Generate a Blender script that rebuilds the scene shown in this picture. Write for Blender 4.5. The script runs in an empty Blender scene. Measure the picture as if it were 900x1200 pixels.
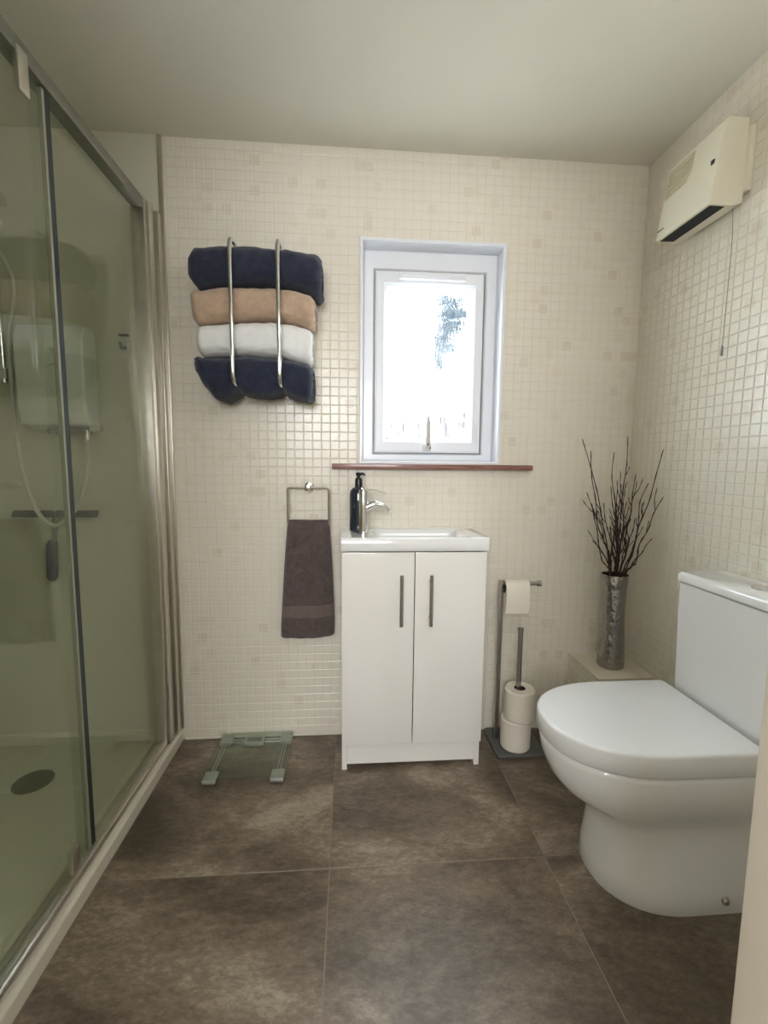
import bpy, bmesh, math, random
from mathutils import Vector, Matrix, noise

random.seed(7)
scene = bpy.context.scene
COL = scene.collection
PI = math.pi

# ------------------------------------------------------------------ camera
F_PX, CAM_H = 529.13, 1.090
YAW, PITCH, ROLL = 0.0754, -0.1054, 0.0095
fwd = Vector((math.sin(YAW)*math.cos(PITCH), math.cos(YAW)*math.cos(PITCH), math.sin(PITCH)))
right = Vector((math.cos(YAW), -math.sin(YAW), 0))
up = right.cross(fwd)
r2 = right*math.cos(ROLL) + up*math.sin(ROLL)
u2 = up*math.cos(ROLL) - right*math.sin(ROLL)
cd = bpy.data.cameras.new('camera')
cd.sensor_fit = 'VERTICAL'; cd.sensor_height = 24.0; cd.lens = F_PX/1200*24.0
cd.clip_start = 0.01; cd.clip_end = 200
cam = bpy.data.objects.new('camera', cd); COL.objects.link(cam)
M = Matrix((r2, u2, -fwd)).transposed().to_4x4(); M.translation = (0, 0, CAM_H)
cam.matrix_world = M
scene.camera = cam

# ------------------------------------------------------------------ sky, light, exposure
world = bpy.data.worlds.new('world'); scene.world = world; world.use_nodes = True
bg = world.node_tree.nodes['Background']
bg.inputs[0].default_value = (0.86, 0.93, 1.0, 1); bg.inputs[1].default_value = 15.0

def area_light(name, loc, target, size, size_y, power, color=(1, 1, 1), portal=False):
    ld = bpy.data.lights.new(name, 'AREA'); ld.shape = 'RECTANGLE'
    ld.size = size; ld.size_y = size_y; ld.energy = power; ld.color = color
    o = bpy.data.objects.new(name, ld); COL.objects.link(o); o.location = loc
    o.rotation_euler = (Vector(target)-Vector(loc)).to_track_quat('-Z', 'Y').to_euler()
    if portal: ld.cycles.is_portal = True
    return o
area_light('window_portal', (0.296, 1.86, 1.468), (0.296, 0, 1.468), 0.36, 0.62, 1.0, portal=True)
def point_light(name, loc, power, radius, color):
    ld = bpy.data.lights.new(name, 'POINT'); ld.energy = power; ld.shadow_soft_size = radius; ld.color = color
    o = bpy.data.objects.new(name, ld); COL.objects.link(o); o.location = loc; return o
area_light('added_hall_fill', (-0.25, -1.58, 1.28), (-0.25, 0, 0.95), 0.9, 1.4, 38.0, (0.96, 0.97, 1.0))  # unseen fill added behind the viewer to brighten the room; no hall window
point_light('added_room_fill', (0.5, 0.52, 1.84), 2.5, 0.12, (0.98, 0.98, 1.0))  # unseen fill added overhead to lift the ceiling and walls; no fitting

vs = scene.view_settings
vs.view_transform = 'Standard'; vs.look = 'None'; vs.gamma = 1.0; vs.use_curve_mapping = False
vs.exposure = 1.04
scene.cycles.use_denoising = True
scene.cycles.max_bounces = 10; scene.cycles.diffuse_bounces = 5
scene.cycles.transparent_max_bounces = 24
scene.cycles.sample_clamp_indirect = 6.0

# ------------------------------------------------------------------ dimensions of the room
D = 1.737           # tiled wall with the window
XR = 1.116          # tiled wall behind the toilet
XL = -1.42          # far side of the shower
XT = -0.653         # where tiles stop and the shower begins
H = 2.208           # ceiling
YF = 0.32           # inner face of the wall with the door
PITCH_T = 0.0333    # mosaic pitch

# ------------------------------------------------------------------ materials
def lin(c):
    c = c/255
    return c/12.92 if c <= 0.04045 else ((c+0.055)/1.055)**2.4
def rgb(r, g, b): return (lin(r), lin(g), lin(b), 1)

def new_mat(name):
    m = bpy.data.materials.new(name); m.use_nodes = True
    nt = m.node_tree
    return m, nt, nt.nodes['Principled BSDF']

def link(nt, a, b): nt.links.new(a, b)

def coords(nt, scale=(1, 1, 1), kind='Object'):
    tc = nt.nodes.new('ShaderNodeTexCoord'); mp = nt.nodes.new('ShaderNodeMapping')
    mp.inputs['Scale'].default_value = scale
    link(nt, tc.outputs[kind], mp.inputs[0])
    return mp.outputs[0]

def noise_tex(nt, vec, scale, detail=4, rough=0.55):
    n = nt.nodes.new('ShaderNodeTexNoise'); n.inputs['Scale'].default_value = scale
    n.inputs['Detail'].default_value = detail; n.inputs['Roughness'].default_value = rough
    link(nt, vec, n.inputs['Vector']); return n

def ramp(nt, fac, stops):
    r = nt.nodes.new('ShaderNodeValToRGB'); e = r.color_ramp.elements
    while len(e) < len(stops): e.new(0.5)
    for el, (p, c) in zip(e, stops): el.position = p; el.color = c
    link(nt, fac, r.inputs[0]); return r.outputs[0]

def add_bump(nt, bsdf, height, strength, dist=0.001):
    b = nt.nodes.new('ShaderNodeBump'); b.inputs['Strength'].default_value = strength
    b.inputs['Distance'].default_value = dist
    link(nt, height, b.inputs['Height']); link(nt, b.outputs[0], bsdf.inputs['Normal']); return b

def simple(name, col, rough=0.5, metal=0.0, coat=0.0, vary=0.0, vscale=30, bump=0.0, bscale=200, bdist=0.0005, spec=0.5):
    m, nt, b = new_mat(name)
    b.inputs['Base Color'].default_value = col; b.inputs['Roughness'].default_value = rough
    b.inputs['Metallic'].default_value = metal; b.inputs['Coat Weight'].default_value = coat
    b.inputs['Specular IOR Level'].default_value = spec
    b.inputs['Coat Roughness'].default_value = 0.05
    v = coords(nt)
    if vary:
        n = noise_tex(nt, v, vscale)
        lo = tuple(c*(1-vary) for c in col[:3])+(1,); hi = tuple(min(1, c*(1+vary)) for c in col[:3])+(1,)
        link(nt, ramp(nt, n.outputs[0], [(0.3, lo), (0.7, hi)]), b.inputs['Base Color'])
    if bump:
        n = noise_tex(nt, v, bscale, 3); add_bump(nt, b, n.outputs[0], bump, bdist)
    return m

MAT = {}
MAT['ceiling'] = simple('ceiling paint', rgb(226, 223, 212), 0.9, bump=0.25, bscale=160, bdist=0.001, vary=0.015, vscale=3)
MAT['paint'] = simple('wall paint', rgb(222, 216, 202), 0.8, bump=0.1, bscale=120)
MAT['hall'] = simple('hall paint', rgb(225, 216, 198), 0.85, vary=0.02)
MAT['door_trim'] = simple('satin trim paint', rgb(224, 218, 206), 0.5, bump=0.12, bscale=90)
MAT['shower_panel'] = simple('shower panel', rgb(213, 211, 197), 0.3, vary=0.015, vscale=4)
MAT['tray'] = simple('shower tray resin', rgb(224, 220, 206), 0.35, vary=0.02, vscale=6)
MAT['sealant'] = simple('white sealant', rgb(226, 222, 210), 0.4, vary=0.02)
MAT['upvc'] = simple('white upvc', rgb(232, 235, 241), 0.28, coat=0.2, vary=0.01, vscale=5)
MAT['handle'] = simple('off white handle', rgb(196, 194, 190), 0.35, vary=0.01)
MAT['gloss_white'] = simple('gloss white lacquer', rgb(238, 236, 231), 0.16, coat=0.5, bump=0.03, bscale=6, bdist=0.003)
MAT['ceramic'] = simple('white ceramic', rgb(240, 241, 241), 0.12, coat=0.6, vary=0.008, vscale=5)
MAT['toilet_seat'] = simple('white toilet seat plastic', rgb(238, 240, 241), 0.22, coat=0.2, vary=0.008)
MAT['chrome'] = simple('chrome', (0.78, 0.79, 0.8, 1), 0.08, 1.0, vary=0.03)
MAT['steel'] = simple('brushed steel', (0.44, 0.42, 0.40, 1), 0.3, 1.0, vary=0.08, vscale=80)
MAT['alu'] = simple('satin aluminium', (0.66, 0.64, 0.58, 1), 0.32, 1.0, vary=0.05, vscale=40)
MAT['hose'] = simple('silver grey hose', rgb(206, 206, 200), 0.3, 0.3, vary=0.05, vscale=90)
MAT['edge'] = simple('frosted edge strip', rgb(150, 151, 135), 0.45, vary=0.03)
MAT['rail'] = simple('rail with dark reflection tint', (0.30, 0.31, 0.27, 1), 0.35, 0.9, vary=0.06)  # dark reflection along the top rail put into its base colour
MAT['seal_dark'] = simple('dark glass seal', rgb(34, 42, 44), 0.4, vary=0.05)
MAT['rubber'] = simple('dark rubber', rgb(52, 54, 52), 0.55, vary=0.05)
MAT['heater'] = simple('cream plastic', rgb(230, 225, 207), 0.42, vary=0.015, bump=0.05, bscale=400)
MAT['heater_in'] = simple('cream grille plastic', rgb(206, 199, 174), 0.5, vary=0.02)
MAT['black'] = simple('black plastic', rgb(22, 23, 27), 0.3, vary=0.06)
MAT['grey_plastic'] = simple('grey plastic', rgb(128, 128, 120), 0.45, vary=0.04)
MAT['white_plastic'] = simple('white plastic', rgb(226, 228, 226), 0.25, vary=0.01)
MAT['base_plate'] = simple('dark grey powder coat', rgb(94, 94, 92), 0.4, bump=0.2, bscale=500, vary=0.05)
MAT['paper'] = simple('tissue paper', rgb(236, 229, 216), 0.95, bump=0.5, bscale=260, bdist=0.0006, vary=0.02)
MAT['card'] = simple('cardboard core', rgb(70, 58, 46), 0.9, vary=0.1)
MAT['twig'] = simple('dark twig bark', rgb(52, 33, 30), 0.7, vary=0.3, vscale=60, bump=0.5, bscale=300)
MAT['lcd'] = simple('display glass', rgb(112, 122, 116), 0.15, vary=0.03)
MAT['silver_pad'] = simple('silver pad', (0.55, 0.56, 0.54, 1), 0.35, 0.7, vary=0.05)
MAT['dark_drain'] = simple('drain grey', rgb(120, 119, 106), 0.4, 0.2, vary=0.1)
MAT['bolt'] = simple('bolt cap', (0.42, 0.39, 0.34, 1), 0.3, 0.9, vary=0.1)
MAT['foliage'] = simple('blue green foliage', rgb(30, 41, 47), 0.9, vary=0.4, vscale=3)
MAT['fence'] = simple('brown fence boards', rgb(25, 17, 13), 0.9, vary=0.25, vscale=6)
MAT['ground'] = simple('outdoor ground', rgb(206, 202, 192), 0.95, vary=0.2, vscale=3)

def wood_mat():
    m, nt, b = new_mat('red brown hardwood')
    v = coords(nt, (3, 40, 60)); n = noise_tex(nt, v, 4, 6, 0.6)
    link(nt, ramp(nt, n.outputs[0], [(0.3, rgb(92, 58, 50)), (0.55, rgb(136, 92, 82)), (0.75, rgb(170, 124, 112))]), b.inputs['Base Color'])
    b.inputs['Roughness'].default_value = 0.32; b.inputs['Coat Weight'].default_value = 0.3
    add_bump(nt, b, n.outputs[0], 0.15); return m
MAT['wood'] = wood_mat()

def towel_mat(name, dark, light, s=1.0):
    m, nt, b = new_mat(name)
    v = coords(nt); n = noise_tex(nt, v, 420*s, 4, 0.7); n2 = noise_tex(nt, v, 45, 3, 0.6)
    mx = nt.nodes.new('ShaderNodeMath'); mx.operation = 'MULTIPLY_ADD'; mx.inputs[1].default_value = 0.65; mx.inputs[2].default_value = 0.0
    link(nt, n.outputs[0], mx.inputs[0])
    ad = nt.nodes.new('ShaderNodeMath'); ad.operation = 'MULTIPLY_ADD'; ad.inputs[1].default_value = 0.35
    link(nt, n2.outputs[0], ad.inputs[0]); link(nt, mx.outputs[0], ad.inputs[2])
    link(nt, ramp(nt, ad.outputs[0], [(0.32, dark), (0.66, light)]), b.inputs['Base Color'])
    b.inputs['Roughness'].default_value = 0.95; b.inputs['Specular IOR Level'].default_value = 0.15
    b.inputs['Sheen Weight'].default_value = 0.25
    add_bump(nt, b, ad.outputs[0], 0.9, 0.004); return m
MAT['navy'] = towel_mat('navy terry', rgb(24, 27, 40), rgb(58, 64, 84))
MAT['beige'] = towel_mat('tan terry', rgb(172, 146, 122), rgb(208, 182, 158))
MAT['white_terry'] = towel_mat('white terry', rgb(232, 232, 230), rgb(250, 250, 249))
MAT['taupe'] = towel_mat('taupe terry', rgb(64, 55, 54), rgb(112, 99, 97))
MAT['band'] = towel_mat('taupe woven band', rgb(100, 88, 84), rgb(128, 114, 108), 1.5)

def tile_mat():
    m, nt, b = new_mat('glazed mosaic')
    g = nt.nodes.new('ShaderNodeNewGeometry')
    vm = nt.nodes.new('ShaderNodeVectorMath'); vm.operation = 'DIVIDE'
    vm.inputs[1].default_value = (PITCH_T,)*3
    off = nt.nodes.new('ShaderNodeVectorMath'); off.operation = 'SUBTRACT'; off.inputs[1].default_value = (XT, D-0.5*PITCH_T, 0)
    link(nt, g.outputs['Position'], off.inputs[0]); link(nt, off.outputs[0], vm.inputs[0])
    fl = nt.nodes.new('ShaderNodeVectorMath'); fl.operation = 'FLOOR'; link(nt, vm.outputs[0], fl.inputs[0])
    wn = nt.nodes.new('ShaderNodeTexWhiteNoise'); link(nt, fl.outputs[0], wn.inputs[0])
    c = ramp(nt, wn.outputs[0], [(0.0, rgb(219, 211, 195)), (0.04, rgb(225, 218, 203)), (0.10, rgb(229, 223, 209)), (1.0, rgb(230, 225, 212))])
    link(nt, c, b.inputs['Base Color'])
    b.inputs['Roughness'].default_value = 0.26; b.inputs['Coat Weight'].default_value = 0.0
    n = noise_tex(nt, g.outputs['Position'], 28, 2); add_bump(nt, b, n.outputs[0], 0.25, 0.002)
    return m
MAT['tile'] = tile_mat()
MAT['grout'] = simple('mosaic grout', rgb(223, 217, 202), 0.85, vary=0.03, vscale=12, bump=0.1)
MAT['ledge'] = simple('ledge top', rgb(214, 206, 188), 0.4, vary=0.02)
MAT['floor_grout'] = simple('floor joint', rgb(134, 124, 110), 0.85, vary=0.06)

def slate_mat():
    m, nt, b = new_mat('brown slate vinyl')
    tc = nt.nodes.new('ShaderNodeTexCoord'); oi = nt.nodes.new('ShaderNodeObjectInfo')
    sc = nt.nodes.new('ShaderNodeVectorMath'); sc.operation = 'MULTIPLY_ADD'
    cm = nt.nodes.new('ShaderNodeCombineXYZ'); link(nt, oi.outputs['Random'], cm.inputs[0]); link(nt, oi.outputs['Random'], cm.inputs[2])
    s2 = nt.nodes.new('ShaderNodeVectorMath'); s2.operation = 'SCALE'; s2.inputs['Scale'].default_value = 37
    link(nt, cm.outputs[0], s2.inputs[0])
    ro = nt.nodes.new('ShaderNodeMapping'); ro.inputs['Rotation'].default_value = (0, 0, 0.6); ro.inputs['Scale'].default_value = (1.0, 1.9, 1)
    link(nt, tc.outputs['Object'], ro.inputs[0])
    ad = nt.nodes.new('ShaderNodeVectorMath'); ad.operation = 'ADD'
    link(nt, ro.outputs[0], ad.inputs[0]); link(nt, s2.outputs[0], ad.inputs[1])
    big = noise_tex(nt, ad.outputs[0], 2.2, 10, 0.64); big.inputs['Distortion'].default_value = 0.35
    mid = noise_tex(nt, ad.outputs[0], 42, 8, 0.78)
    mx = nt.nodes.new('ShaderNodeMath'); mx.operation = 'MULTIPLY_ADD'; mx.inputs[1].default_value = 0.35
    link(nt, mid.outputs[0], mx.inputs[0])
    m2 = nt.nodes.new('ShaderNodeMath'); m2.operation = 'MULTIPLY'; m2.inputs[1].default_value = 0.65
    link(nt, big.outputs[0], m2.inputs[0]); link(nt, m2.outputs[0], mx.inputs[2])
    link(nt, ramp(nt, mx.outputs[0], [(0.38, rgb(70, 60, 49)), (0.465, rgb(99, 87, 72)), (0.535, rgb(124, 111, 95)), (0.62, rgb(164, 151, 134))]), b.inputs['Base Color'])
    rr = nt.nodes.new('ShaderNodeMapRange'); rr.inputs[3].default_value = 0.24; rr.inputs[4].default_value = 0.36
    link(nt, mid.outputs[0], rr.inputs[0]); link(nt, rr.outputs[0], b.inputs['Roughness'])
    fine = noise_tex(nt, ad.outputs[0], 60, 5, 0.7)
    mm = nt.nodes.new('ShaderNodeMath'); mm.operation = 'ADD'; link(nt, fine.outputs[0], mm.inputs[0]); link(nt, mx.outputs[0], mm.inputs[1])
    add_bump(nt, b, mm.outputs[0], 0.4, 0.003)
    return m
MAT['slate'] = slate_mat()

def glass_mat(name, tint, rough=0.02, ior=1.45):
    m = bpy.data.materials.new(name); m.use_nodes = True; nt = m.node_tree
    nt.nodes.remove(nt.nodes['Principled BSDF']); out = nt.nodes['Material Output']
    tr = nt.nodes.new('ShaderNodeBsdfTransparent'); tr.inputs[0].default_value = tint
    gl = nt.nodes.new('ShaderNodeBsdfGlossy'); gl.inputs['Roughness'].default_value = rough
    fr = nt.nodes.new('ShaderNodeFresnel')
    ge = nt.nodes.new('ShaderNodeNewGeometry'); mr = nt.nodes.new('ShaderNodeMapRange')   # thin sheet: same reflectance on both faces
    mr.inputs[3].default_value = ior; mr.inputs[4].default_value = 1/ior
    link(nt, ge.outputs['Backfacing'], mr.inputs[0]); link(nt, mr.outputs[0], fr.inputs[0])
    mx = nt.nodes.new('ShaderNodeMixShader')
    link(nt, fr.outputs[0], mx.inputs[0]); link(nt, tr.outputs[0], mx.inputs[1]); link(nt, gl.outputs[0], mx.inputs[2])
    link(nt, mx.outputs[0], out.inputs[0]); return m
MAT['shower_glass'] = glass_mat('green tinted shower glass', (0.955, 0.98, 0.935, 1))
MAT['scale_glass'] = glass_mat('clear green glass', (0.90, 0.935, 0.90, 1))

def pane_mat():
    m = bpy.data.materials.new('obscure rippled glass'); m.use_nodes = True; nt = m.node_tree
    nt.nodes.remove(nt.nodes['Principled BSDF']); out = nt.nodes['Material Output']
    v = coords(nt, (1.0, 0.0, 0.16))
    n = noise_tex(nt, v, 130, 3, 0.6); n.inputs['Distortion'].default_value = 0.6
    bp = nt.nodes.new('ShaderNodeBump'); bp.inputs['Strength'].default_value = 0.35; bp.inputs['Distance'].default_value = 0.002
    link(nt, n.outputs[0], bp.inputs['Height'])
    rf = nt.nodes.new('ShaderNodeBsdfRefraction'); rf.inputs['IOR'].default_value = 1.35; rf.inputs['Roughness'].default_value = 0.0
    rf.inputs[0].default_value = (0.96, 0.98, 0.99, 1)
    link(nt, bp.outputs[0], rf.inputs['Normal'])
    tr = nt.nodes.new('ShaderNodeBsdfTransparent'); tr.inputs[0].default_value = (0.93, 0.95, 0.96, 1)
    gl = nt.nodes.new('ShaderNodeBsdfGlossy'); gl.inputs['Roughness'].default_value = 0.05; link(nt, bp.outputs[0], gl.inputs['Normal'])
    st = nt.nodes.new('ShaderNodeMapRange'); st.inputs[1].default_value = 0.46; st.inputs[2].default_value = 0.54
    st.inputs[3].default_value = 0.15; st.inputs[4].default_value = 0.75
    link(nt, n.outputs[0], st.inputs[0])
    mx = nt.nodes.new('ShaderNodeMixShader'); link(nt, st.outputs[0], mx.inputs[0]); link(nt, rf.outputs[0], mx.inputs[1]); link(nt, tr.outputs[0], mx.inputs[2])
    m2 = nt.nodes.new('ShaderNodeMixShader'); m2.inputs[0].default_value = 0.04
    link(nt, mx.outputs[0], m2.inputs[1]); link(nt, gl.outputs[0], m2.inputs[2])
    link(nt, m2.outputs[0], out.inputs[0]); return m
MAT['pane'] = pane_mat()

def hammered_mat():
    m, nt, b = new_mat('hammered silver')
    b.inputs['Base Color'].default_value = (0.42, 0.40, 0.385, 1); b.inputs['Metallic'].default_value = 1; b.inputs['Roughness'].default_value = 0.2
    v = coords(nt); vo = nt.nodes.new('ShaderNodeTexVoronoi'); vo.inputs['Scale'].default_value = 70; vo.feature = 'SMOOTH_F1'; link(nt, v, vo.inputs['Vector'])
    add_bump(nt, b, vo.outputs['Distance'], 0.65, 0.006); return m
MAT['hammered'] = hammered_mat()

def bottle_mat():
    m, nt, b = new_mat('smoky glass bottle')
    n = noise_tex(nt, coords(nt), 20)
    link(nt, ramp(nt, n.outputs[0], [(0.3, rgb(42, 48, 58)), (0.7, rgb(60, 68, 78))]), b.inputs['Base Color'])
    b.inputs['Roughness'].default_value = 0.06; b.inputs['Coat Weight'].default_value = 0.6; b.inputs['Transmission Weight'].default_value = 0.25
    return m
MAT['bottle'] = bottle_mat()

# ------------------------------------------------------------------ mesh helpers
def new_bm(): return bmesh.new()

def merge(bm, tmp):
    me = bpy.data.meshes.new('_t'); tmp.to_mesh(me); tmp.free(); bm.from_mesh(me); bpy.data.meshes.remove(me)

def box(bm, x0, x1, y0, y1, z0, z1, bev=0.0, seg=2):
    t = bmesh.new()
    bmesh.ops.create_cube(t, size=1.0)
    for v in t.verts:
        v.co = Vector((x0+(v.co.x+.5)*(x1-x0), y0+(v.co.y+.5)*(y1-y0), z0+(v.co.z+.5)*(z1-z0)))
    if bev:
        bmesh.ops.bevel(t, geom=t.edges[:], offset=bev, segments=seg, affect='EDGES', profile=0.6)
    merge(bm, t)

def prism(bm, pts, axis, a0, a1, bev=0.0, seg=2):
    """extrude a 2D polygon along axis; pts are the other two axes in order"""
    t = bmesh.new()
    def co(p, a):
        return {'x': (a, p[0], p[1]), 'y': (p[0], a, p[1]), 'z': (p[0], p[1], a)}[axis]
    lo = [t.verts.new(co(p, a0)) for p in pts]; hi = [t.verts.new(co(p, a1)) for p in pts]
    n = len(pts)
    t.faces.new(lo); t.faces.new(hi)
    for i in range(n): t.faces.new((lo[i], lo[(i+1) % n], hi[(i+1) % n], hi[i]))
    bmesh.ops.recalc_face_normals(t, faces=t.faces[:])
    if bev: bmesh.ops.bevel(t, geom=t.edges[:], offset=bev, segments=seg, affect='EDGES', profile=0.6)
    merge(bm, t)

def loft(bm, rings, cap0=True, cap1=True, closed=True):
    t = bmesh.new(); R = [[t.verts.new(p) for p in r] for r in rings]
    n = len(rings[0])
    for a, b in zip(R, R[1:]):
        for i in range(n if closed else n-1):
            t.faces.new((a[i], a[(i+1) % n], b[(i+1) % n], b[i]))
    if cap0: t.faces.new(R[0])
    if cap1: t.faces.new(R[-1])
    bmesh.ops.recalc_face_normals(t, faces=t.faces[:])
    merge(bm, t)

def tube(bm, path, rad, n=10, cap=True):
    path = [Vector(p) for p in path]
    rads = rad if isinstance(rad, (list, tuple)) else [rad]*len(path)
    rings = []; prev = None
    for i, p in enumerate(path):
        d = (path[min(i+1, len(path)-1)]-path[max(i-1, 0)]).normalized()
        if prev is None:
            a = Vector((0, 0, 1)) if abs(d.z) < 0.9 else Vector((1, 0, 0))
            u = d.cross(a).normalized()
        else:
            u = (prev-d*prev.dot(d)).normalized()
        prev = u; w = d.cross(u)
        rings.append([p+(u*math.cos(2*PI*k/n)+w*math.sin(2*PI*k/n))*rads[i] for k in range(n)])
    loft(bm, rings, cap, cap)

def round_path(pts, r, n=6):
    """polyline with rounded corners"""
    pts = [Vector(p) for p in pts]; out = [pts[0]]
    for a, b, c in zip(pts, pts[1:], pts[2:]):
        d1 = (a-b).normalized(); d2 = (c-b).normalized()
        p, q = b+d1*r, b+d2*r
        for k in range(n+1):
            t = k/n; out.append((1-t)**2*p+2*t*(1-t)*b+t*t*q)
    out.append(pts[-1]); return out

def spline(pts, n=8):
    pts = [Vector(p) for p in pts]; out = []
    P = [2*pts[0]-pts[1]]+pts+[2*pts[-1]-pts[-2]]
    for i in range(1, len(P)-2):
        for k in range(n):
            t = k/n; a, b, c, d = P[i-1:i+3]
            out.append(0.5*((2*b)+(c-a)*t+(2*a-5*b+4*c-d)*t*t+(3*b-a-3*c+d)*t**3))
    out.append(pts[-1]); return out

def lathe(bm, prof, c, n=28, axis='z', cap=True):
    rings = []
    for r, h in prof:
        ring = []
        for k in range(n):
            a = 2*PI*k/n
            if axis == 'z': ring.append((c[0]+r*math.cos(a), c[1]+r*math.sin(a), c[2]+h))
            elif axis == 'x': ring.append((c[0]+h, c[1]+r*math.cos(a), c[2]+r*math.sin(a)))
            else: ring.append((c[0]+r*math.cos(a), c[1]+h, c[2]+r*math.sin(a)))
        rings.append(ring)
    loft(bm, rings, cap, cap)

ORG = {}
def obj(name, bm, mat, parent=None, smooth=True, angle=35, origin=None):
    off = Vector(ORG[parent.name]) if parent else Vector(origin or (0, 0, 0))
    bmesh.ops.recalc_face_normals(bm, faces=bm.faces[:])
    bmesh.ops.translate(bm, verts=bm.verts[:], vec=-off)
    me = bpy.data.meshes.new(name); bm.to_mesh(me); bm.free()
    if smooth:
        me.shade_smooth(); me.set_sharp_from_angle(angle=math.radians(angle))
    me.materials.append(MAT[mat])
    o = bpy.data.objects.new(name, me); COL.objects.link(o)
    if parent: o.parent = parent
    else: o.location = off
    ORG[o.name] = off
    return o

def thing(name, label, cat, loc, group=None, kind=None):
    o = bpy.data.objects.new(name, None); COL.objects.link(o); o.location = loc; ORG[o.name] = Vector(loc)
    o.empty_display_size = 0.05
    if kind: o['kind'] = kind
    if label: o['label'] = label
    if cat: o['category'] = cat
    if group: o['group'] = group
    return o

def tag(o, label, cat, group=None):
    o['label'] = label; o['category'] = cat
    if group: o['group'] = group
    return o

def struct(o, label=None, cat=None):
    o['kind'] = 'structure'
    if label: o['label'] = label
    if cat: o['category'] = cat
    return o

# ------------------------------------------------------------------ room shell
WX0, WX1, WZ0, WZ1 = 0.034, 0.581, 1.091, 1.909     # window opening
b = new_bm()
box(b, XL-0.1, WX0, D, D+0.16, 0, H); box(b, WX1, XR+0.1, D, D+0.16, 0, H)
box(b, WX0, WX1, D, D+0.16, 0, WZ0); box(b, WX0, WX1, D, D+0.16, WZ1, H)
wall_back = struct(obj('wall_back', b, 'grout', smooth=False), 'cream mosaic tiled wall around the window', 'wall')
b = new_bm(); box(b, XR, XR+0.1, YF-0.12, D, 0, H)
wall_right = struct(obj('wall_right', b, 'grout', smooth=False), 'cream mosaic tiled wall behind the toilet', 'wall')
b = new_bm(); box(b, XL-0.1, XL, YF-0.12, D, 0, H)
wall_left = struct(obj('wall_left', b, 'shower_panel', smooth=False), 'plain pale side wall inside the shower', 'wall')
DJ0, DJ1 = -0.43, 0.345
b = new_bm()
box(b, XL-0.1, DJ0-0.02, YF-0.12, YF, 0, H); box(b, DJ1+0.02, XR, YF-0.12, YF, 0, H); box(b, DJ0-0.02, DJ1+0.02, YF-0.12, YF, 2.0, H)
wall_front = struct(obj('wall_front', b, 'paint', smooth=False), 'painted wall that holds the doorway', 'wall')
b = new_bm(); box(b, XL-0.1, XR+0.1, -1.6, D+0.16, H, H+0.08)
ceiling = struct(obj('ceiling', b, 'ceiling', smooth=False), 'white painted ceiling with a fine stipple', 'ceiling')
# door lining round the opening: the pale upright in the near right corner
b = new_bm(); 
box(b, DJ1-0.012, DJ1+0.02, YF-0.125, YF+0.004, 0.0, 2.02, 0.004)
box(b, DJ0-0.02, DJ0+0.012, YF-0.125, YF+0.004, 0.0, 2.02, 0.004)
box(b, DJ0-0.02, DJ1+0.02, YF-0.125, YF+0.004, 1.988, 2.02, 0.004)
struct(obj('door_1', b, 'door_trim'), 'pale painted door frame at the near right edge', 'door frame')
# landing outside the doorway
b = new_bm(); box(b, XL-0.1, XL, -1.6, YF-0.12, 0, H); struct(obj('wall_hall_left', b, 'hall', smooth=False), 'plain hall wall behind the viewer', 'wall')
b = new_bm(); box(b, XR, XR+0.1, -1.6, YF-0.12, 0, H); struct(obj('wall_hall_right', b, 'hall', smooth=False), 'plain hall wall behind the viewer', 'wall')
b = new_bm(); box(b, XL-0.1, XR+0.1, -1.7, -1.6, 0, H); struct(obj('wall_hall_back', b, 'hall', smooth=False), 'plain hall wall behind the viewer', 'wall')

# floor: joint bed, then slate-look tiles of 60 cm
b = new_bm(); box(b, XL-0.1, XR+0.1, -1.6, D+0.16, -0.06, -0.0008)
floor = struct(obj('floor', b, 'floor_grout', smooth=False), 'brown slate look tiled floor', 'floor')
gx = [-1.254-0.6, -1.254, -0.654, -0.054, 0.546, 1.146]; gy = [-1.6, -1.279, -0.679, -0.079, 0.521, 1.121, 1.721, 2.321]
J = 0.0016
for i in range(len(gx)-1):
    for j in range(len(gy)-1):
        x0, x1 = max(gx[i], XL), min(gx[i+1], XR); y0, y1 = gy[j], min(gy[j+1], D)
        if x1-x0 < 0.01 or y1-y0 < 0.008: continue
        b = new_bm(); box(b, x0+J, x1-J, y0+J, y1-J, -0.004, 0.0, 0.0006, 1)
        obj('floor_tile', b, 'slate', floor, smooth=False)

# mosaic on the two tiled walls
def cam_px(p):
    q = Vector(p)-Vector((0, 0, CAM_H)); z = q.dot(fwd)
    if z < 0.05: return None
    return 450+F_PX*q.dot(r2)/z, 600-F_PX*q.dot(u2)/z, z

TH = 0.0016; TS = PITCH_T-0.0028
def tile_mesh(normal):
    b = new_bm(); s = TS/2; i = s-0.0014
    outer = [(-s, -s), (s, -s), (s, s), (-s, s)]; inner = [(-i, -i), (i, -i), (i, i), (-i, i)]
    def co(u, v, d):
        return (u, -d, v) if normal == 'y' else (-d, u, v)
    a = [b.verts.new(co(u, v, 0)) for u, v in outer]; m = [b.verts.new(co(u, v, TH*0.6)) for u, v in outer]
    c = [b.verts.new(co(u, v, TH)) for u, v in inner]
    for k in range(4):
        b.faces.new((a[k], a[(k+1) % 4], m[(k+1) % 4], m[k])); b.faces.new((m[k], m[(k+1) % 4], c[(k+1) % 4], c[k]))
    b.faces.new(c)
    bmesh.ops.recalc_face_normals(b, faces=b.faces[:])
    # make sure the face points into the room
    f = [f for f in b.faces if len(f.verts) == 4 and set(f.verts) == set(c)][0]
    want = Vector((0, -1, 0)) if normal == 'y' else Vector((-1, 0, 0))
    if f.normal.dot(want) < 0: bmesh.ops.reverse_faces(b, faces=b.faces[:])
    me = bpy.data.meshes.new('mosaic_tile'); b.to_mesh(me); b.free(); me.materials.append(MAT['tile']); return me
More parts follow.
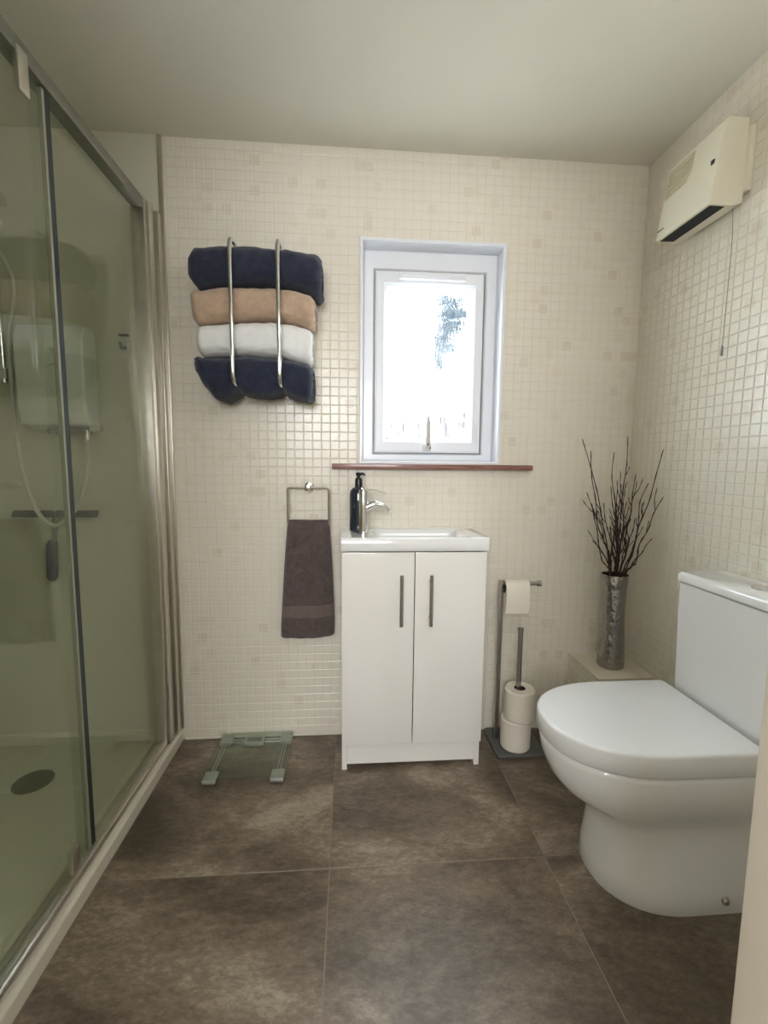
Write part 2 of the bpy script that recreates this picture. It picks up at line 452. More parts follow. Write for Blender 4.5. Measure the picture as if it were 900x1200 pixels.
TM = {'y': tile_mesh('y'), 'x': tile_mesh('x')}

def lay_tiles(parent, centres, normal, hide, keep=300, cut=()):
    vis = []
    for c in centres:
        p = cam_px(c); s = 0
        if p and 0 < p[0] < 900 and 0 < p[1] < 1200 and not any(x0 < p[0] < x1 and y0 < p[1] < y1 for x0, x1, y0, y1 in hide):
            q1 = cam_px(Vector(c)+(Vector((TS, 0, 0)) if normal == 'y' else Vector((0, TS, 0)))); q2 = cam_px(Vector(c)+Vector((0, 0, TS)))
            if q1 and q2: s = abs((q1[0]-p[0])*(q2[1]-p[1])-(q1[1]-p[1])*(q2[0]-p[0]))
        vis.append((s, c))
    vis.sort(key=lambda t: -t[0])
    for s, c in vis[:keep]:
        o = bpy.data.objects.new('mosaic_tile', TM[normal]); COL.objects.link(o); o.parent = parent
        o.location = Vector(c)-ORG[parent.name]
    rest = vis[keep:]
    if rest:
        src = TM[normal]; vco = [v.co.copy() for v in src.vertices]; fs = [tuple(p.vertices) for p in src.polygons]
        V, Fc = [], []
        for s, c in rest:
            k = len(V); cc = Vector(c)
            V += [tuple(v+cc) for v in vco]; Fc += [tuple(i+k for i in f) for f in fs]
        for u0, u1, v0, v1, w in cut:      # tiles trimmed at an edge
            k = len(V); i = 0.0012
            P = lambda u, v, d: (u, w-d, v) if normal == 'y' else (w-d, u, v)
            V += [P(u, v, 0) for u, v in ((u0, v0), (u1, v0), (u1, v1), (u0, v1))]+[P(u, v, TH*0.6) for u, v in ((u0, v0), (u1, v0), (u1, v1), (u0, v1))]
            V += [P(u, v, TH) for u, v in ((u0+i, v0+i), (u1-i, v0+i), (u1-i, v1-i), (u0+i, v1-i))]
            for a in (0, 4):
                Fc += [(k+a+j, k+a+(j+1) % 4, k+a+4+(j+1) % 4, k+a+4+j) for j in range(4)]
            Fc.append((k+8, k+9, k+10, k+11))
        me = bpy.data.meshes.new('mosaic_field'); me.from_pydata(V, [], Fc); me.materials.append(MAT['tile'])
        o = bpy.data.objects.new('mosaic_field', me); COL.objects.link(o); o.parent = parent; o['kind'] = 'stuff'

cs = []; cuts = []
def trim_piece(x, z):
    a, c, e, f = x-TS/2, x+TS/2, z-TS/2, z+TS/2
    c = min(c, XR-0.002); e = max(e, 0.008)
    if c-a < 0.004 or f-e < 0.004: return
    gp = 0.0015
    if a < WX1 and c > WX0 and e < WZ1 and f > WZ0:
        R = []
        if a < WX0: R.append((a, WX0-gp, e, f))
        if c > WX1: R.append((WX1+gp, c, e, f))
        if e < WZ0: R.append((max(a, WX0) if a < WX0 else a, min(c, WX1), e, WZ0-gp))
        if f > WZ1: R.append((max(a, WX0) if a < WX0 else a, min(c, WX1), WZ1+gp, f))
    else: R = [(a, c, e, f)]
    for r in R:
        if r[1]-r[0] > 0.004 and r[3]-r[2] > 0.004: cuts.append((*r, D))
nx = int((XR-XT)/PITCH_T)+1; nz = int(H/PITCH_T)+1
for i in range(nx):
    for k in range(nz):
        x = XT+0.012+(i+.5)*PITCH_T; z = H-(k+.5)*PITCH_T
        if x+TS/2 > XR or z-TS/2 < 0.004 or (x+TS/2 > WX0 and x-TS/2 < WX1 and z+TS/2 > WZ0 and z-TS/2 < WZ1):
            trim_piece(x, z); continue
        cs.append((x, D, z))
lay_tiles(wall_back, cs, 'y', [(215, 385, 275, 475), (320, 400, 560, 760), (395, 580, 545, 910), (380, 630, 270, 556), (560, 780, 680, 900), (230, 350, 850, 900), (660, 800, 515, 790)], cut=cuts)
cs = []
for j in range(int((D-YF)/PITCH_T)):
    for k in range(nz):
        y = D-0.004-(j+.5)*PITCH_T; z = H-(k+.5)*PITCH_T
        if y-TS/2 < YF or z-TS/2 < 0.004: continue
        cs.append((XR, y, z))
lay_tiles(wall_right, cs, 'x', [(760, 885, 140, 290), (780, 900, 665, 1200), (690, 780, 515, 800)])

# plain shower panel on the back wall, with its edge trims
b = new_bm(); box(b, XL, XT-0.012, D-0.006, D, 0.0, H)
struct(obj('wall_shower', b, 'shower_panel', smooth=False), 'plain pale panel wall inside the shower', 'wall')
b = new_bm(); box(b, XT-0.012, XT+0.004, D-0.010, D, 0.05, H, 0.002)
struct(obj('trim_1', b, 'alu'), 'slim grey strip between tiles and shower wall', 'trim')
b = new_bm(); box(b, XT+0.006, XR, D-0.006, D, 0, 0.007, 0.002)
struct(obj('trim_2', b, 'sealant'), 'white sealant line along the foot of the tiled wall', 'trim')

# boxed-in ledge in the corner
b = new_bm(); box(b, 0.905, XR, 1.508, D, 0, 0.318, 0.0)
ledge = struct(obj('wall_ledge', b, 'grout', smooth=False), 'low boxed ledge in the corner under the vase', 'ledge')
b = new_bm(); box(b, 0.901, XR, 1.504, D, 0.314, 0.321, 0.002)
obj('ledge_top', b, 'ledge', ledge)
for j in range(6):
    for k in range(9):
        o = bpy.data.objects.new('mosaic_tile', TM['x']); COL.objects.link(o); o.parent = ledge
        o.location = (0.905, D-0.014-(j+.5)*PITCH_T, 0.311-(k+.5)*PITCH_T)
        if j < 6:
            o = bpy.data.objects.new('mosaic_tile', TM['y']); COL.objects.link(o); o.parent = ledge
            o.location = (0.909+(j+.5)*PITCH_T, 1.508, 0.311-(k+.5)*PITCH_T)

# ------------------------------------------------------------------ window
win = thing('window_1', 'white window with rippled obscure glass above the basin', 'window', (0.307, D+0.06, WZ0), kind='structure')
SX0, SX1, SZ0, SZ1 = 0.094, 0.516, 1.136, 1.822
def frame(bm, x0, x1, z0, z1, w, y0, y1, bev=0.004, wb=None, wt=None):
    """mitred rectangular frame, y0 is the room side"""
    wb = wb or w; wt = wt or w
    def rect(i, o, y):   # i: inset share from the outer edge, o: extra inset in metres
        a, c, d, e = x0+w*i+o, x1-w*i-o, z0+wb*i+o, z1-wt*i-o
        return [(a, y, d), (c, y, d), (c, y, e), (a, y, e)]
    R = [rect(0, 0, y1), rect(0, 0, y0+bev), rect(0, bev, y0), rect(1, -bev, y0), rect(1, 0, y0+bev), rect(1, 0, y1), rect(0, 0, y1)]
    loft(bm, R, False, False)
b = new_bm(); frame(b, WX0, WX1, WZ0, WZ1, 0.012, D-0.006, D+0.15, 0.002); obj('reveal_lining', b, 'upvc', win)
b = new_bm(); frame(b, WX0+0.012, WX1-0.012, WZ0+0.012, WZ1-0.012, 0.046, D+0.062, D+0.13, 0.006, wb=0.03, wt=0.072); frame(b, SX0-0.012, SX1+0.012, SZ0-0.012, SZ1+0.012, 0.022, D+0.119, D+0.13, 0.001); obj('outer_frame', b, 'upvc', win)
b = new_bm(); frame(b, SX0, SX1, SZ0, SZ1, 0.042, D+0.052, D+0.118, 0.008, wb=0.05, wt=0.052)
frame(b, SX0+0.03, SX1-0.03, SZ0+0.036, SZ1-0.04, 0.016, D+0.060, D+0.10, 0.004)
sash = obj('sash', b, 'upvc', win)
b = new_bm(); frame(b, SX0-0.0015, SX1+0.0015, SZ0-0.0015, SZ1+0.0015, 0.004, D+0.0595, D+0.07, 0.0005); obj('sash_gasket', b, 'grey_plastic', win)
b = new_bm(); box(b, SX0+0.035, SX1-0.035, D+0.078, D+0.082, SZ0+0.04, SZ1-0.045); obj('pane', b, 'pane', win, smooth=False)
b = new_bm(); box(b, 0.185, 0.44, D+0.038, D+0.054, SZ1-0.036, SZ1-0.008, 0.004); box(b, 0.195, 0.43, D+0.033, D+0.04, SZ1-0.026, SZ1-0.018, 0.002); obj('trickle_vent', b, 'upvc', win)
b = new_bm()
prism(b, [(0.287, 1.142), (0.317, 1.142), (0.317, 1.168), (0.309, 1.178), (0.295, 1.178), (0.287, 1.168)], 'y', D+0.036, D+0.053, 0.002)
prism(b, [(0.292, 1.162), (0.312, 1.162), (0.311, 1.25), (0.306, 1.278), (0.298, 1.278), (0.293, 1.25)], 'y', D+0.018, D+0.030, 0.003)
tube(b, [(0.302, D+0.028, 1.166), (0.302, D+0.04, 1.166)], 0.009, 12)
hd = obj('handle', b, 'handle', win)
b = new_bm(); tube(b, [(0.302, D+0.0165, 1.168), (0.302, D+0.0195, 1.168)], 0.0035, 10); tube(b, [(0.313, D+0.034, 1.155), (0.313, D+0.037, 1.155)], 0.0035, 10); obj('screw', b, 'rubber', hd)
b = new_bm(); box(b, -0.068, 0.703, D-0.038, D+0.055, 1.071, 1.091, 0.003); obj('window_sill', b, 'wood', win)

# garden glimpsed through the glass
b = new_bm(); box(b, -14, 16, 2.2, 30, -0.6, -0.5); struct(obj('ground_outside', b, 'ground', smooth=False), 'blurred ground outside the window', 'ground')
fen = thing('garden_fence', 'brown garden fence blurred along the bottom of the window', 'fence', (0.9, 4.4, -0.5))
for k in range(26):
    x = -0.9+k*0.16; hgt = 1.60+0.05*math.sin(k*2.1)+0.03*random.random()+(0.16 if 11 < k < 15 else 0)
    b = new_bm(); box(b, x, x+0.145, 4.38, 4.41, -0.5, hgt, 0.004, 1); obj('board', b, 'fence', fen, smooth=False)
b = new_bm(); box(b, -0.9, 3.3, 4.41, 4.46, 0.9, 1.0, 0.004, 1); obj('rail', b, 'fence', fen, smooth=False)
tree = thing('garden_tree', 'blue green foliage blurred in the upper right of the window', 'tree', (1.9, 5.0, -0.5))
b = new_bm(); tube(b, spline([(2.6, 5.0, -0.5), (2.5, 5.0, 1.5), (2.1, 5.0, 2.8), (1.5, 4.9, 3.15), (1.12, 4.8, 2.7), (0.88, 4.75, 2.2)]), [0.1]*15+[0.06]*14+[0.03]*12, 8); obj('branch', b, 'foliage', tree)
b = new_bm()
for k in range(1700):
    t = random.random(); c = Vector((1.26, 4.9, 3.2)).lerp(Vector((0.80, 4.75, 2.0)), t)
    c += Vector((random.gauss(0, 0.15*(1.15-t)), random.gauss(0, 0.16), random.gauss(0, 0.24*(1.1-t))))
    d = Vector((random.gauss(0, 1), random.gauss(0, 1), random.gauss(-0.6, 1))).normalized(); e = d.cross(Vector((random.random(), random.random(), random.random()))).normalized()
    L, w = random.uniform(0.08, 0.16), random.uniform(0.03, 0.05)
    vs4 = [b.verts.new(c), b.verts.new(c+d*L*.5+e*w), b.verts.new(c+d*L), b.verts.new(c+d*L*.5-e*w)]
    b.faces.new(vs4)
o = obj('foliage', b, 'foliage', tree, smooth=False); o['kind'] = 'stuff'

# ------------------------------------------------------------------ shower
b = new_bm()
TX1 = -0.655
# tray: rim and sunken floor
prof = [(XL, 0.0), (TX1, 0.0), (TX1, 0.038), (TX1-0.006, 0.046), (TX1-0.075, 0.05), (TX1-0.09, 0.046), (TX1-0.12, 0.034), (XL+0.05, 0.030), (XL+0.03, 0.05), (XL, 0.05)]
prism(b, prof, 'y', YF+0.002, D-0.007)
tray = thing('shower_tray', 'low pale shower tray along the left side of the floor', 'shower tray', (-1.0, 1.0, 0))
obj('tray_body', b, 'tray', tray)
b = new_bm(); box(b, XL+0.002, TX1-0.01, D-0.012, D-0.006, 0.03, 0.052, 0.002); obj('sealant_line', b, 'sealant', tray)
b = new_bm(); lathe(b, [(0.058, 0), (0.058, 0.004), (0.050, 0.009), (0.02, 0.011), (0.0005, 0.011)], (-1.045, 1.475, 0.031), 32); obj('drain_cover', b, 'dark_drain', tray)

enc = thing('shower_enclosure', 'tall framed shower enclosure with green tinted sliding glass', 'shower enclosure', (-0.69, 1.0, 0.05))
RZ = 1.945
b = new_bm()   # wall profile with its ribs
box(b, -0.712, -0.668, 1.612, D-0.011, 0.05, RZ-0.004, 0.003); box(b, -0.669, -0.660, 1.628, 1.664, 0.05, RZ-0.004, 0.002)
box(b, -0.669, -0.655, 1.690, D-0.011, 0.05, RZ-0.004, 0.003)
obj('wall_profile', b, 'alu', enc)
b = new_bm(); box(b, -0.708, -0.672, YF+0.004, 1.66, RZ-0.034, RZ, 0.003); prism(b, [(1.655, RZ), (1.70, RZ-0.012), (1.70, RZ-0.040), (1.655, RZ-0.034)], 'x', -0.706, -0.674, 0.002)
obj('top_rail', b, 'rail', enc)
b = new_bm(); box(b, -0.715, -0.668, YF+0.004, 1.69, 0.05, 0.068, 0.003); box(b, -0.682, -0.674, YF+0.004, 1.69, 0.066, 0.078, 0.002)
obj('bottom_rail', b, 'alu', enc)
b = new_bm(); box(b, -0.703, -0.697, 1.125, 1.625, 0.066, RZ-0.02, 0.001, 1); fx = obj('fixed_panel', b, 'shower_glass', enc, smooth=False)
b = new_bm(); box(b, -0.687, -0.681, YF+0.02, 1.150, 0.075, RZ-0.036, 0.001, 1); dr = obj('sliding_door', b, 'shower_glass', enc, smooth=False)
b = new_bm(); box(b, -0.688, -0.679, 1.147, 1.166, 0.075, RZ-0.036, 0.001, 1); obj('edge_seal', b, 'seal_dark', dr, smooth=False)
b = new_bm(); box(b, -0.6895, -0.6785, 1.139, 1.147, 0.075, RZ-0.036, 0.001, 1); obj('edge_strip', b, 'edge', dr, smooth=False)
for z0, z1 in ((RZ-0.105, RZ-0.02), (0.085, 0.145)):
    b = new_bm(); box(b, -0.68, -0.668, 1.052, 1.084, z0, z1, 0.004); obj('roller_bracket', b, 'alu', dr)
b = new_bm(); box(b, -0.69, -0.672, YF+0.004, YF+0.03, 0.05, RZ-0.004, 0.003); obj('end_post', b, 'alu', enc)

# electric shower
YP = D-0.006
es = thing('electric_shower', 'white box electric shower unit on the shower wall', 'shower unit', (-1.01, YP, 1.2))
b = new_bm(); prism(b, [(YP, 1.2), (YP, 1.555), (YP-0.07, 1.548), (YP-0.088, 1.50), (YP-0.088, 1.26), (YP-0.075, 1.215), (YP-0.02, 1.2)], 'x', -1.125, -0.902, 0.008, 3); obj('casing', b, 'white_plastic', es)
b = new_bm(); box(b, -1.05, -0.93, YP-0.06, YP-0.004, 1.186, 1.203, 0.004); obj('lower_trim', b, 'grey_plastic', es)
b = new_bm(); tube(b, [(-0.905, YP-0.05, 1.205), (-0.872, YP-0.05, 1.205)], 0.013, 14); obj('control_knob', b, 'chrome', es)
b = new_bm(); tube(b, [(-1.01, YP-0.086, 1.44), (-1.01, YP-0.098, 1.44)], 0.03, 24); obj('dial', b, 'white_plastic', es)
b = new_bm(); tube(b, [(-0.928, YP-0.04, 1.20), (-0.928, YP-0.04, 1.165)], 0.010, 12); obj('outlet', b, 'chrome', es)
hs = spline([(-0.928, YP-0.04, 1.172), (-0.93, YP-0.045, 1.08), (-0.955, YP-0.06, 0.95), (-1.01, YP-0.07, 0.875), (-1.055, YP-0.07, 0.87), (-1.10, YP-0.07, 0.93), (-1.14, YP-0.065, 1.08), (-1.155, YP-0.06, 1.28), (-1.15, YP-0.06, 1.5), (-1.12, YP-0.07, 1.68), (-1.165, YP-0.09, 1.80), (-1.22, YP-0.13, 1.88), (-1.255, YP-0.16, 1.885)], 8)
b = new_bm(); tube(b, hs, [0.0072+(0.0006 if i % 2 else 0) for i in range(len(hs))], 10)
tag(obj('shower_hose', b, 'hose', origin=(-1.05, YP-0.07, 0.87)), 'thin ribbed silver hose looping below the shower unit', 'hose')
rr = thing('riser_rail', 'slim chrome riser rail holding the shower head at far left', 'shower rail', (-1.185, YP, 1.38))
b = new_bm(); tube(b, [(-1.185, YP-0.05, 1.365), (-1.185, YP-0.05, 1.98)], 0.0095, 14); obj('rail', b, 'chrome', rr)
for z in (1.385, 1.965):
    b = new_bm(); box(b, -1.205, -1.165, YP-0.066, YP, z-0.018, z+0.018, 0.006); tube(b, [(-1.185, YP-0.05, z-0.03), (-1.185, YP-0.05, z+0.02)], 0.016, 14); obj('wall_bracket', b, 'chrome', rr)
b = new_bm(); box(b, -1.208, -1.162, YP-0.085, YP-0.03, 1.855, 1.895, 0.008); tube(b, [(-1.195, YP-0.09, 1.875), (-1.24, YP-0.12, 1.885)], 0.014, 12); obj('head_holder', b, 'white_plastic', rr)
sh = thing('hand_shower', 'white hand shower at the top of the rail', 'shower head', (-1.24, YP-0.15, 1.88))
b = new_bm(); tube(b, spline([(-1.245, YP-0.155, 1.87), (-1.25, YP-0.19, 1.915), (-1.26, YP-0.235, 1.945)], 5), [0.0125]*6+[0.015]*5, 12); obj('grip', b, 'white_plastic', sh)
b = new_bm(); t = bmesh.new(); lathe(t, [(0.015, 0.03), (0.03, 0.025), (0.045, 0.008), (0.045, 0.0), (0.001, -0.003)], (0, 0, 0), 24)
bmesh.ops.transform(t, matrix=Matrix.Translation((-1.265, YP-0.265, 1.93)) @ Matrix.Rotation(0.5, 4, 'X'), verts=t.verts[:]); merge(b, t); obj('rose', b, 'white_plastic', sh)

sq = thing('squeegee', 'dark squeegee hanging handle down on the shower wall', 'squeegee', (-1.07, YP, 0.9))
b = new_bm(); prism(b, [(-1.212, 0.888), (-0.922, 0.888), (-0.915, 0.912), (-1.205, 0.912)], 'y', YP-0.03, YP-0.012, 0.003); obj('blade', b, 'rubber', sq)
b = new_bm(); tube(b, spline([(-1.066, YP-0.02, 0.89), (-1.072, YP-0.022, 0.83), (-1.078, YP-0.024, 0.79)], 4), 0.009, 10); obj('neck', b, 'grey_plastic', sq)
b = new_bm(); tube(b, [(-1.078, YP-0.024, 0.80), (-1.08, YP-0.025, 0.79), (-1.084, YP-0.026, 0.70), (-1.086, YP-0.026, 0.668), (-1.087, YP-0.026, 0.655)], [0.013, 0.018, 0.019, 0.018, 0.010], 14); obj('grip', b, 'black', sq)
b = new_bm(); lathe(b, [(0.006, 0), (0.006, -0.018)], (-1.062, YP-0.012, 0.915), 10, 'y'); obj('wall_hook', b, 'white_plastic', sq)
hk = thing('robe_hook', 'small white hook on the shower wall near the glass edge', 'hook', (-0.80, YP, 1.50))
b = new_bm(); box(b, -0.818, -0.782, YP-0.006, YP, 1.475, 1.535, 0.003); obj('back_plate', b, 'white_plastic', hk)
b = new_bm(); tube(b, spline([(-0.80, YP-0.004, 1.495), (-0.80, YP-0.03, 1.488), (-0.80, YP-0.04, 1.505)], 4), 0.006, 10); obj('hook_arm', b, 'grey_plastic', hk)
b = new_bm(); box(b, -0.816, -0.784, YP-0.02, YP-0.002, 1.532, 1.538, 0.002); obj('cap', b, 'rubber', hk)

# ------------------------------------------------------------------ towel rack and towels
rk = thing('towel_rack', 'wall towel rack of two bent chrome bars round the rolled towels', 'towel rack', (-0.33, D, 1.36))
YB = 1.545
for x in (-0.381, -0.231):
    b = new_bm()
    tube(b, round_path([(x-0.006, D-0.004, 1.822), (x-0.002, YB, 1.806), (x, YB-0.004, 1.352), (x, D-0.004, 1.345)], 0.04, 8), 0.0075, 12)
    obj('bar', b, 'chrome', rk)
for z in (1.822, 1.345):
    for x in (-0.385, -0.235):
        b = new_bm(); lathe(b, [(0.016, -0.0025), (0.016, -0.006), (0.010, -0.009)], (x, D, z), 16, 'y'); obj('wall_plate', b, 'chrome', rk)

def interp(pts, x):
    if x <= pts[0][0]: return pts[0][1]
    for (a, za), (c, zc) in zip(pts, pts[1:]):
        if x <= c:
            t = (x-a)/(c-a); t = t*t*(3-2*t)*0.5+t*0.5; return za+(zc-za)*t
    return pts[-1][1]

def folded_towel(name, label, mat, x0, x1, top, bot, yf, seed, tilt=0.0, lead=0.0):
    """a folded bath towel lying along x: layered rounded section between top and bottom outline"""
    N, Mm = 56, 44
    yb = D-0.012
    rings = []
    for i in range(N+1):
        s = i/N; x = x0+(x1-x0)*s
        zt, zb = interp(top, x), interp(bot, x)
        zc, hh = (zt+zb)/2, (zt-zb)/2; yc, hw = (yf+yb)/2, (yb-yf)/2
        e = min(s, 1-s)*(x1-x0); k = min(1, e/0.022); sq = 0.86+0.14*math.sqrt(max(0, 1-(1-k)**2))
        pinch = sum(math.exp(-((x-bx)/0.012)**2) for bx in (-0.381, -0.231))
        ring = []
        for m in range(Mm):
            a = 2*PI*m/Mm; c, sn = math.cos(a), math.sin(a); ex = 0.62
            yy = math.copysign(abs(c)**ex, c)*hw*sq; zz = math.copysign(abs(sn)**ex, sn)*hh*sq
            n = noise.noise(Vector((x*9+seed, a*0.9, seed*3.1)))*0.006+noise.noise(Vector((x*40+seed, a*4, seed)))*0.0022
            f = 1+n/max(hh, 0.03)
            y = yc+yy*f+(0.006*pinch if c < -0.2 else 0)
            ring.append((x+tilt*zz+0.004*noise.noise(Vector((a*2, seed, s*3))), y, zc+zz*f))
        rings.append(ring)
    # ends: show the fold as concentric layers stepping in and out
    def endcap(ring, sgn):
        cx = sum(p[0] for p in ring)/len(ring); cy = sum(p[1] for p in ring)/len(ring); cz = sum(p[2] for p in ring)/len(ring)
        out = []
        for f, d in ((0.93, 0.004), (0.80, 0.003), (0.76, -0.007), (0.68, -0.006), (0.62, 0.002), (0.46, 0.002), (0.42, -0.007), (0.34, -0.006), (0.28, 0.001), (0.1, 0.0)):
            out.append([(p[0]+sgn*d, cy+(p[1]-cy)*(1-(1-f)*0.8), cz+(p[2]-cz)*f) for p in ring])
        return out
    rings = list(reversed(endcap(rings[0], -1)))+rings+endcap(rings[-1], 1)
    b = new_bm(); loft(b, rings)
    return tag(obj(name, b, mat, origin=((x0+x1)/2, D-0.08, interp(bot, (x0+x1)/2)), angle=70), label, 'towel', 'bath towels in the chrome rack')

g = 0.003
navyT = [(-0.534, 1.785), (-0.514, 1.802), (-0.454, 1.808), (-0.39, 1.81), (-0.315, 1.812), (-0.23, 1.809), (-0.168, 1.801), (-0.100, 1.794)]
navyB = [(-0.534, 1.69), (-0.51, 1.67), (-0.471, 1.675), (-0.393, 1.683), (-0.317, 1.689), (-0.204, 1.685), (-0.147, 1.67), (-0.100, 1.652)]
begB = [(-0.531, 1.563), (-0.512, 1.55), (-0.461, 1.557), (-0.404, 1.567), (-0.319, 1.574), (-0.262, 1.577), (-0.205, 1.573), (-0.130, 1.557)]
whB = [(-0.517, 1.458), (-0.504, 1.452), (-0.436, 1.454), (-0.379, 1.458), (-0.293, 1.458), (-0.235, 1.454), (-0.178, 1.441), (-0.135, 1.434)]
nbB = [(-0.525, 1.388), (-0.501, 1.348), (-0.468, 1.312), (-0.434, 1.303), (-0.403, 1.318), (-0.394, 1.334), (-0.382, 1.334), (-0.372, 1.326), (-0.339, 1.320), (-0.295, 1.320), (-0.252, 1.326), (-0.242, 1.336), (-0.230, 1.336), (-0.220, 1.322), (-0.193, 1.313), (-0.138, 1.304)]
sh9 = lambda L: [(x*0.978+0.002, 1.09+(z-1.09)*0.9775) for x, z in L]
navyT, navyB, begB, whB, nbB = map(sh9, (navyT, navyB, begB, whB, nbB))
dn = lambda L, d: [(x, z-d) for x, z in L]
folded_towel('bath_towel', 'navy blue folded towel at the top of the rack', 'navy', -0.519, -0.100, navyT, navyB, 1.556, 1.0)
folded_towel('bath_towel', 'tan folded towel second from top in the rack', 'beige', -0.514, -0.124, dn(navyB, g), begB, 1.562, 2.3)
folded_towel('bath_towel', 'white folded towel third from top in the rack', 'white_terry', -0.502, -0.132, dn(begB, g), whB, 1.566, 3.7)
folded_towel('bath_towel', 'navy blue folded towel sagging at the bottom of the rack', 'navy', -0.510, -0.131, dn(whB, g), nbB, 1.562, 5.1)

# ------------------------------------------------------------------ towel ring and hand towel
YRG = 1.69
tr = thing('towel_ring', 'square brushed metal towel ring left of the basin', 'towel ring', (-0.156, D, 0.87))
b = new_bm(); pth = round_path([(-0.155, YRG, 1.0), (-0.231, YRG, 1.0), (-0.231, YRG, 0.860), (-0.079, YRG, 0.860), (-0.079, YRG, 1.0), (-0.156, YRG, 1.0)], 0.012, 5)
tube(b, pth, 0.0042, 10); obj('ring', b, 'steel', tr)
b = new_bm(); box(b, -0.166, -0.145, YRG-0.012, YRG+0.014, 0.988, 1.012, 0.004); tube(b, [(-0.155, YRG+0.008, 1.002), (-0.155, D-0.003, 1.002)], 0.008, 12); lathe(b, [(0.018, -0.0025), (0.018, -0.008), (0.012, -0.010)], (-0.155, D, 1.002), 20, 'y'); obj('mount', b, 'chrome', tr)

def hand_section(z, grow=0.0):
    """closed section of the hanging towel at height z, front face rippled"""
    t = (0.876-z)/(0.876-0.432)
    xl = -0.231+(-0.262+0.231)*min(1, t*1.1)**0.8; xr = -0.079+(-0.060+0.079)*min(1, t*1.2)**0.7
    th = 0.0105+0.008*min(1, t*1.5); n = 30; yc = YRG+0.004
    fr, bk = [], []
    for i in range(n+1):
        s = i/n; x = xl+(xr-xl)*s
        rip = min(1, t*5)*(0.007*math.sin(s*9.2+0.9)*(1-0.5*t)+0.0045*math.sin(s*19+t*2.2)*(1-t*0.7)+0.004*noise.noise(Vector((s*6, t*7, 2))))
        e = min(s, 1-s)*n; k = min(1, e/2.2); w = math.sqrt(max(0, 1-(1-k)**2))*0.9+0.1
        cen = 0.009*t*math.sin(s*3.1)
        fr.append((x, yc-cen-(th+rip+grow)*w, z)); bk.append((x, yc+(th*0.9+grow)*w+0.002*math.sin(s*8), z))
    return fr+bk[::-1]
def hand_bottom(s): return 0.0
rings = []
NZ = 46
for k in range(NZ+1):
    z = 0.880-(0.880-0.434)*k/NZ
    sec = hand_section(min(z, 0.876))
    if k < 3:
        f = (0.55, 0.85, 0.97)[k]; sec = [(x, YRG+0.004+(y-YRG-0.004)*f, z) for x, y, _ in sec]
    sec = [(x, y, z-(0.006*math.sin((x+0.262)/0.2*PI)-(x+0.262)/0.2*0.006)*(k/NZ)+0.0015*noise.noise(Vector((x*60, y*60, z*60)))) for x, y, _ in sec]
    rings.append(sec)
ht = thing('hand_towel', 'dark taupe hand towel draped through the square ring', 'towel', (-0.155, YRG, 0.43))
b = new_bm(); loft(b, rings); obj('cloth', b, 'taupe', ht, angle=75)
rings = []
for k in range(7):
    z = 0.558-0.046*k/6
    gz = 0.0022 if 0 < k < 6 else 0.0006
    sec = hand_section(z, gz); q = (0.880-z)/(0.446)
    rings.append([(x, y, z-(0.006*math.sin((x+0.262)/0.2*PI)-(x+0.262)/0.2*0.006)*q) for x, y, _ in sec])
b = new_bm(); loft(b, rings); ob = obj('woven_band', b, 'band', ht, angle=75); ob['label'] = 'smooth woven border band'

# ------------------------------------------------------------------ vanity cabinet, basin
CX0, CX1, CY0, CY1 = -0.028, 0.470, 1.510, D-0.008
cab = thing('vanity_cabinet', 'gloss white two door vanity cabinet under the basin', 'cabinet', (0.221, 1.62, 0))
b = new_bm()
box(b, CX0, CX0+0.018, CY0+0.006, CY1, 0.0, 0.795, 0.001, 1); box(b, CX1-0.018, CX1, CY0+0.006, CY1, 0.0, 0.795, 0.001, 1)
box(b, CX0+0.018, CX1-0.018, CY1-0.01, CY1, 0.02, 0.795); box(b, CX0+0.018, CX1-0.018, CY0+0.006, CY1-0.01, 0.098, 0.114); box(b, CX0+0.018, CX1-0.018, CY0+0.02, CY1-0.01, 0.77, 0.786)
obj('body', b, 'gloss_white', cab)
b = new_bm(); box(b, CX0+0.018, CX1-0.018, CY0+0.014, CY0+0.03, 0.016, 0.100, 0.001, 1); obj('plinth', b, 'gloss_white', cab)
for i, (x0, x1, hx) in enumerate(((CX0, 0.2195, 0.1735), (0.2225, CX1, 0.2745))):
    b = new_bm(); box(b, x0, x1, CY0-0.012, CY0+0.005, 0.102, 0.793, 0.0018, 2); d = obj('door', b, 'gloss_white', cab)
    b = new_bm(); yh = CY0-0.04
    tube(b, [(hx, yh, 0.543), (hx, yh, 0.720)], 0.006, 14)
    for z in (0.567, 0.696): tube(b, [(hx, yh, z), (hx, CY0-0.011, z)], 0.0042, 10)
    obj('handle', b, 'steel', d)

